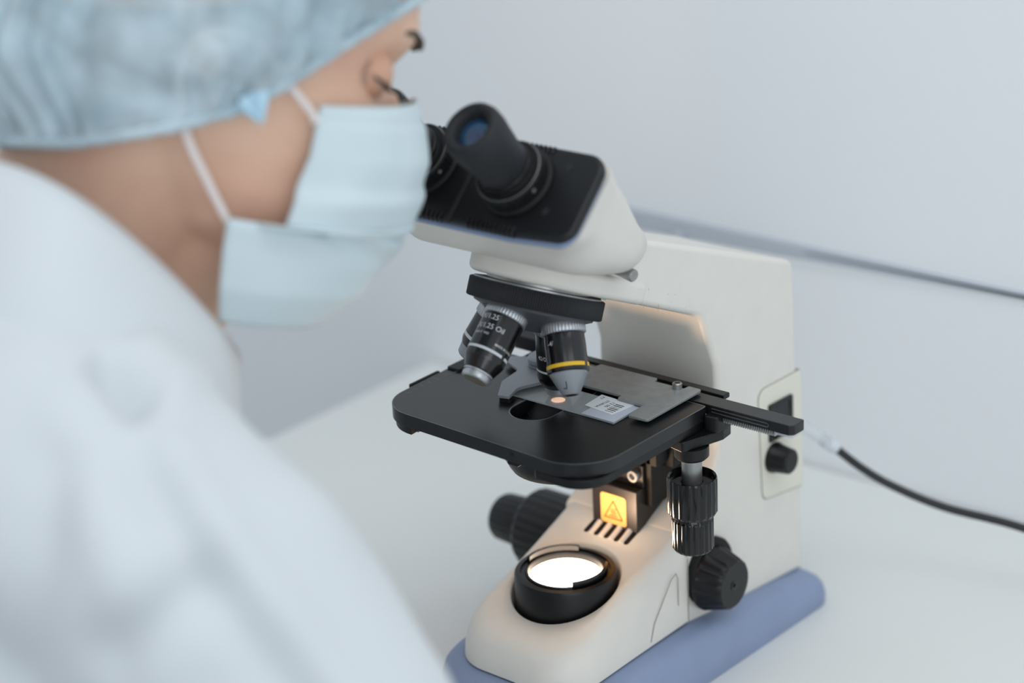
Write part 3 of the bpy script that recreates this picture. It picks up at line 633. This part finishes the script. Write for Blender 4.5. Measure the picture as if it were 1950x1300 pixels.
# hair under the cap
EDG = [(-100, -72), (-91, -68.8), (-56, -61.5), (-16.5, -46), (11.8, -32), (28.5, -18), (51.5, 5), (84.8, 34.8), (94, 44), (110, 60)]
def uedge(f):
    for a, b in zip(EDG, EDG[1:]):
        if f <= b[0]: return a[1] + (b[1] - a[1]) * max(0, (f - a[0]) / (b[0] - a[0]))
    return EDG[-1][1]
def capshell(inner):
    rows = []; NT = 220 if not inner else 72; NS = 44 if not inner else 24
    for k in range(NS + 1):
        s_ = k / NS; r = []
        for i in range(NT):
            t = 2 * PI * i / NT; ct, sn = math.cos(t), math.sin(t)
            cf, sf = math.copysign(abs(ct) ** .9, ct), math.copysign(abs(sn) ** .9, sn)
            u0 = uedge(1 + 93 * cf) + (8 if inner else 0); sh_ = min(s_ / .13, 1); sh_ = sh_ * sh_ * (3 - 2 * sh_)
            ea = (94 if ct > 0 else 94) - (3 if inner else 0); ew = 77.5 - (5 if inner else 0)
            pa = (99 if ct > 0 else (128 if not inner else 102)) - (3 if inner else 0); pw = 92 if not inner else 75
            q = s_ * PI / 2; g0 = math.cos(q) ** .55; top_ = 136 if not inner else 119
            ff = cf * (ea + (pa - ea) * sh_) * g0; ll = sf * (ew + (pw - ew) * sh_) * g0; uu = u0 + (top_ - u0) * math.sin(q)
            puff = 0
            d = V((math.cos(t), math.sin(t), .35)).normalized()
            wr = 0
            if not inner:
                e_ = max(0, 1 - s_ / .12)
                wr = 1.5 * e_ * math.sin(t * 70) + 2.4 * max(0, 1 - s_ / .8) * math.sin(t * 44 + 2 * math.sin(t * 3) + s_ * 5) + 2.2 * max(0, 1 - s_ / .5) * math.sin(t * 24 + 3 * math.sin(t * 5) + s_ * 6)
                p_ = V((math.cos(t) * 2.4, math.sin(t) * 2.4, s_ * 3))
                wr += 6.5 * noise.noise(p_ * 1.6) + 3.5 * noise.noise(p_ * 4)
                # folds radiating from the knot at the side of the cap
                dx, dz = ff - 12, uu + 26
                if ll < 0:
                    rr_ = math.hypot(dx, dz); an = math.atan2(dz, dx)
                    wr += 4.2 * math.exp(-rr_ / 48) * math.sin(an * 11) + 5 * math.exp(-(rr_ / 10) ** 2)
            a_ = max(puff + wr, -3.5)
            r.append(hd_(ff + d.x * a_, ll + d.y * a_, uu + d.z * a_ * .6))
        rows.append(r)
    return G().grid(rows, closed=True, capb=True)
put('hair', capshell(True), 'hair', per, ang=180)
cp_ = put('hair_cap', capshell(False), 'cap', per, ang=180, label='pale blue gathered bouffant cap')
gk_ = G(); gk_.lathe([(.5, 0), (6.5, 2), (6, 5), (3.5, 10), (.5, 15)], hd_(14, -82, -24), lf * -.3 + fw * .5 - up * .8, 24, lambda t, k: 1 + .25 * math.sin(t * 6)); put('cap_knot', gk_, mat('cap_knot_fabric', (176, 208, 226), .8), cp_)
put('cap_elastic', G().tube([hd_(95 * c_, 78 * q_, uedge(1 + 93 * c_)) for c_, q_ in [(math.copysign(abs(math.cos(a)) ** .9, math.cos(a)), math.copysign(abs(math.sin(a)) ** .9, math.sin(a))) for a in [2 * PI * i / 120 for i in range(121)]]], [2.4 + .7 * (i % 2) for i in range(121)], 8), 'cap', cp_)
# face mask
MN = [(47.3, -64, -22.9), (46.9, -67, -32.7), (47.0, -69, -47.3), (43.4, -70, -65.2), (42.1, -70, -80.7), (31.2, -71, -81.7), (14.8, -70, -81.9), (15.8, -68, -97.6), (17.7, -64, -114.8), (20.5, -54, -130.9)]
MS = [(98.5, 0, -9.3), (106.6, 0, -22.3), (111.4, 0, -38.6), (112.1, 0, -53.1), (110, 0, -66), (108.5, 0, -72), (106, 0, -80.1), (100.7, 0, -92.6), (91.5, 0, -107.6), (73.7, 0, -126.4)]
def lerp3(P, t):
    t = t * (len(P) - 1); i = min(int(t), len(P) - 2); return V(P[i]).lerp(V(P[i + 1]), t - i)
def mask_grid():
    rows = []; NR, NC_ = 72, 48
    for k in range(NR + 1):
        t = k / NR; A, B = lerp3(MN, t), lerp3(MS, t); r = []
        for i in range(2 * NC_ + 1):
            s_ = i / NC_ - 1                     # -1 near edge, +1 far edge
            a = (1 - abs(s_)) * PI / 2
            f = A.x + (B.x - A.x) * math.sin(a) ** .9; l = A.y * math.cos(a) ** .95 * (1 if s_ < 0 else -1)
            u = A.z + (B.z - A.z) * (1 - abs(s_))
            n_x = 1 - abs(s_)
            pleat = 0
            for tp_ in (.33, .5, .66): pleat += 1.9 * (1 / (1 + math.exp(-(t - tp_) * 90)) - .5) * math.exp(-((t - tp_) / .07) ** 2)
            # strong diagonal fold where the lower corner is pulled back
            ds = (t - (.52 + .22 * n_x)); fold = 5.0 * math.exp(-(ds / .035) ** 2) - 4.0 * math.exp(-((ds - .07) / .03) ** 2)
            fold *= math.exp(-(n_x / .75) ** 2)
            w = pleat * 1.6 + fold + 2.2 * noise.noise(V((t * 5, s_ * 4, 1)))
            if t < .06: w += .8
            r.append(hd_(f + w * (.35 + .65 * n_x), l * (1 + w * .014), u))
        rows.append(r)
    return G().grid(rows)
mk = put('face_mask', mask_grid(), 'mask', per, ang=180, solid=1.0, label='pale blue pleated surgical mask')
for s_ in (1, -1):
    put('ear_loop', G().tube(spl([hd_(47, -67 * s_, -31), hd_(44, -68 * s_, -27), hd_(30, -72.5 * s_, -15.5), hd_(12, -73 * s_, 0), hd_(-12, -73.5 * s_, -2), hd_(-18, -74 * s_, -22), hd_(-11, -74 * s_, -46), hd_(4, -70 * s_, -68), hd_(15.5, -66 * s_, -83)], 8), 1.9, 8), 'loop', mk)
# lab coat
gc = G()
for a, b, ra, rb in (((-141, -330, 60), (-130, -430, -420), 128, 150), ((-84, -318, 110), (-130, -330, 60), 75, 110),
    ((-60, -262, 96), (-40, -272, 60), 46, 44), ((-64, -272, 112), (-120, -250, 80), 44, 60),
    ((-60, -330, 100), (20, -372, 98), 78, 74), ((20, -372, 98), (108, -372, 70), 72, 66), ((108, -372, 70), (160, -360, 5), 66, 61), ((160, -360, 5), (186, -345, -80), 60, 58), ((186, -345, -80), (150, -300, -142), 56, 46), ((150, -300, -142), (60, -215, -150), 44, 34),
    ((-84, -345, 120), (-20, -362, 112), 62, 70),
    ((-60, -365, 100), (-20, -395, -20), 84, 100), ((-20, -395, -20), (-30, -410, -260), 100, 110), ((-70, -262, 104), (-30, -290, 90), 46, 48),
    ((-190, -300, 90), (-270, -270, 60), 75, 66), ((-270, -270, 60), (-280, -240, -80), 62, 54)):
    caps_g(gc, a, b, ra, rb)
def segd(p, a, b):
    p = p - VD * p.dot(VD); a = a - VD * a.dot(VD); b = b - VD * b.dot(VD)
    ab = b - a; t = min(max((p - a).dot(ab) / ab.length_squared, 0), 1); return (p - a - ab * t).length
VD = V((.605, -.707, .367)).normalized()
CREASES = [(V(a), V(b), w_, m_) for a, b, w_, m_ in (
    ((105, -376, 138), (199, -366, 31), 9, 6), ((98, -382, 128), (190, -372, 22), 9, -6),
    ((140, -396, 97), (125, -434, 76), 12, -8), ((30, -334, 143), (43, -328, 128), 6, -16), ((38, -326, 150), (52, -318, 132), 9, 7),
    ((60, -390, 150), (110, -405, 90), 14, 5), ((85, -421, 139), (80, -440, 60), 13, -6))]
def coatfn(p, n):
    q = p * .011; w = 5.5 * noise.noise(q) + 2.6 * noise.noise(q * 2.3 + V((3, 1, 2)))
    # long folds running down the sleeve
    for a, b, wd_, am in CREASES: w += am * math.exp(-(segd(p, a, b) / wd_) ** 2)
    s_ = p.x * .045 + p.z * .02 + p.y * .05
    w += 3.2 * math.sin(s_ * 1.7 + 2.5 * noise.noise(p * .008)) * (.5 + noise.noise(p * .006 + V((5, 5, 5))))
    return p + n * w
lc = remeshed('lab_coat', gc, 5.0, 10, 'coat', per, coatfn)
lc['label'] = 'white lab coat'
CT = [(-143, -320, 212), (-90, -334, 222), (-36, -339, 226), (-8, -333, 219), (9, -320, 202), (19, -303, 178), (17, -276, 145), (2, -246, 112), (-30, -222, 92)]
CB = [(-150, -360, 130), (-90, -392, 130), (-20, -400, 130), (20, -392, 130), (50, -376, 120), (62, -350, 100), (60, -320, 78), (30, -276, 58), (-20, -236, 40)]
ct_, cb_ = spl(CT, 6), spl(CB, 6); rows = []
for k in range(13):
    t = k / 12; bul = 12 * math.sin(t * PI)
    rows.append([a.lerp(b, t) + V((.6, -.7, .37)) * (bul + 3 * math.sin(j * .35 + t * 3)) for j, (a, b) in enumerate(zip(ct_, cb_))])
put('coat_collar', G().grid(rows), 'coat', lc, ang=180, solid=4)

for o in bpy.data.objects:
    if '_o' in o.keys(): del o['_o']
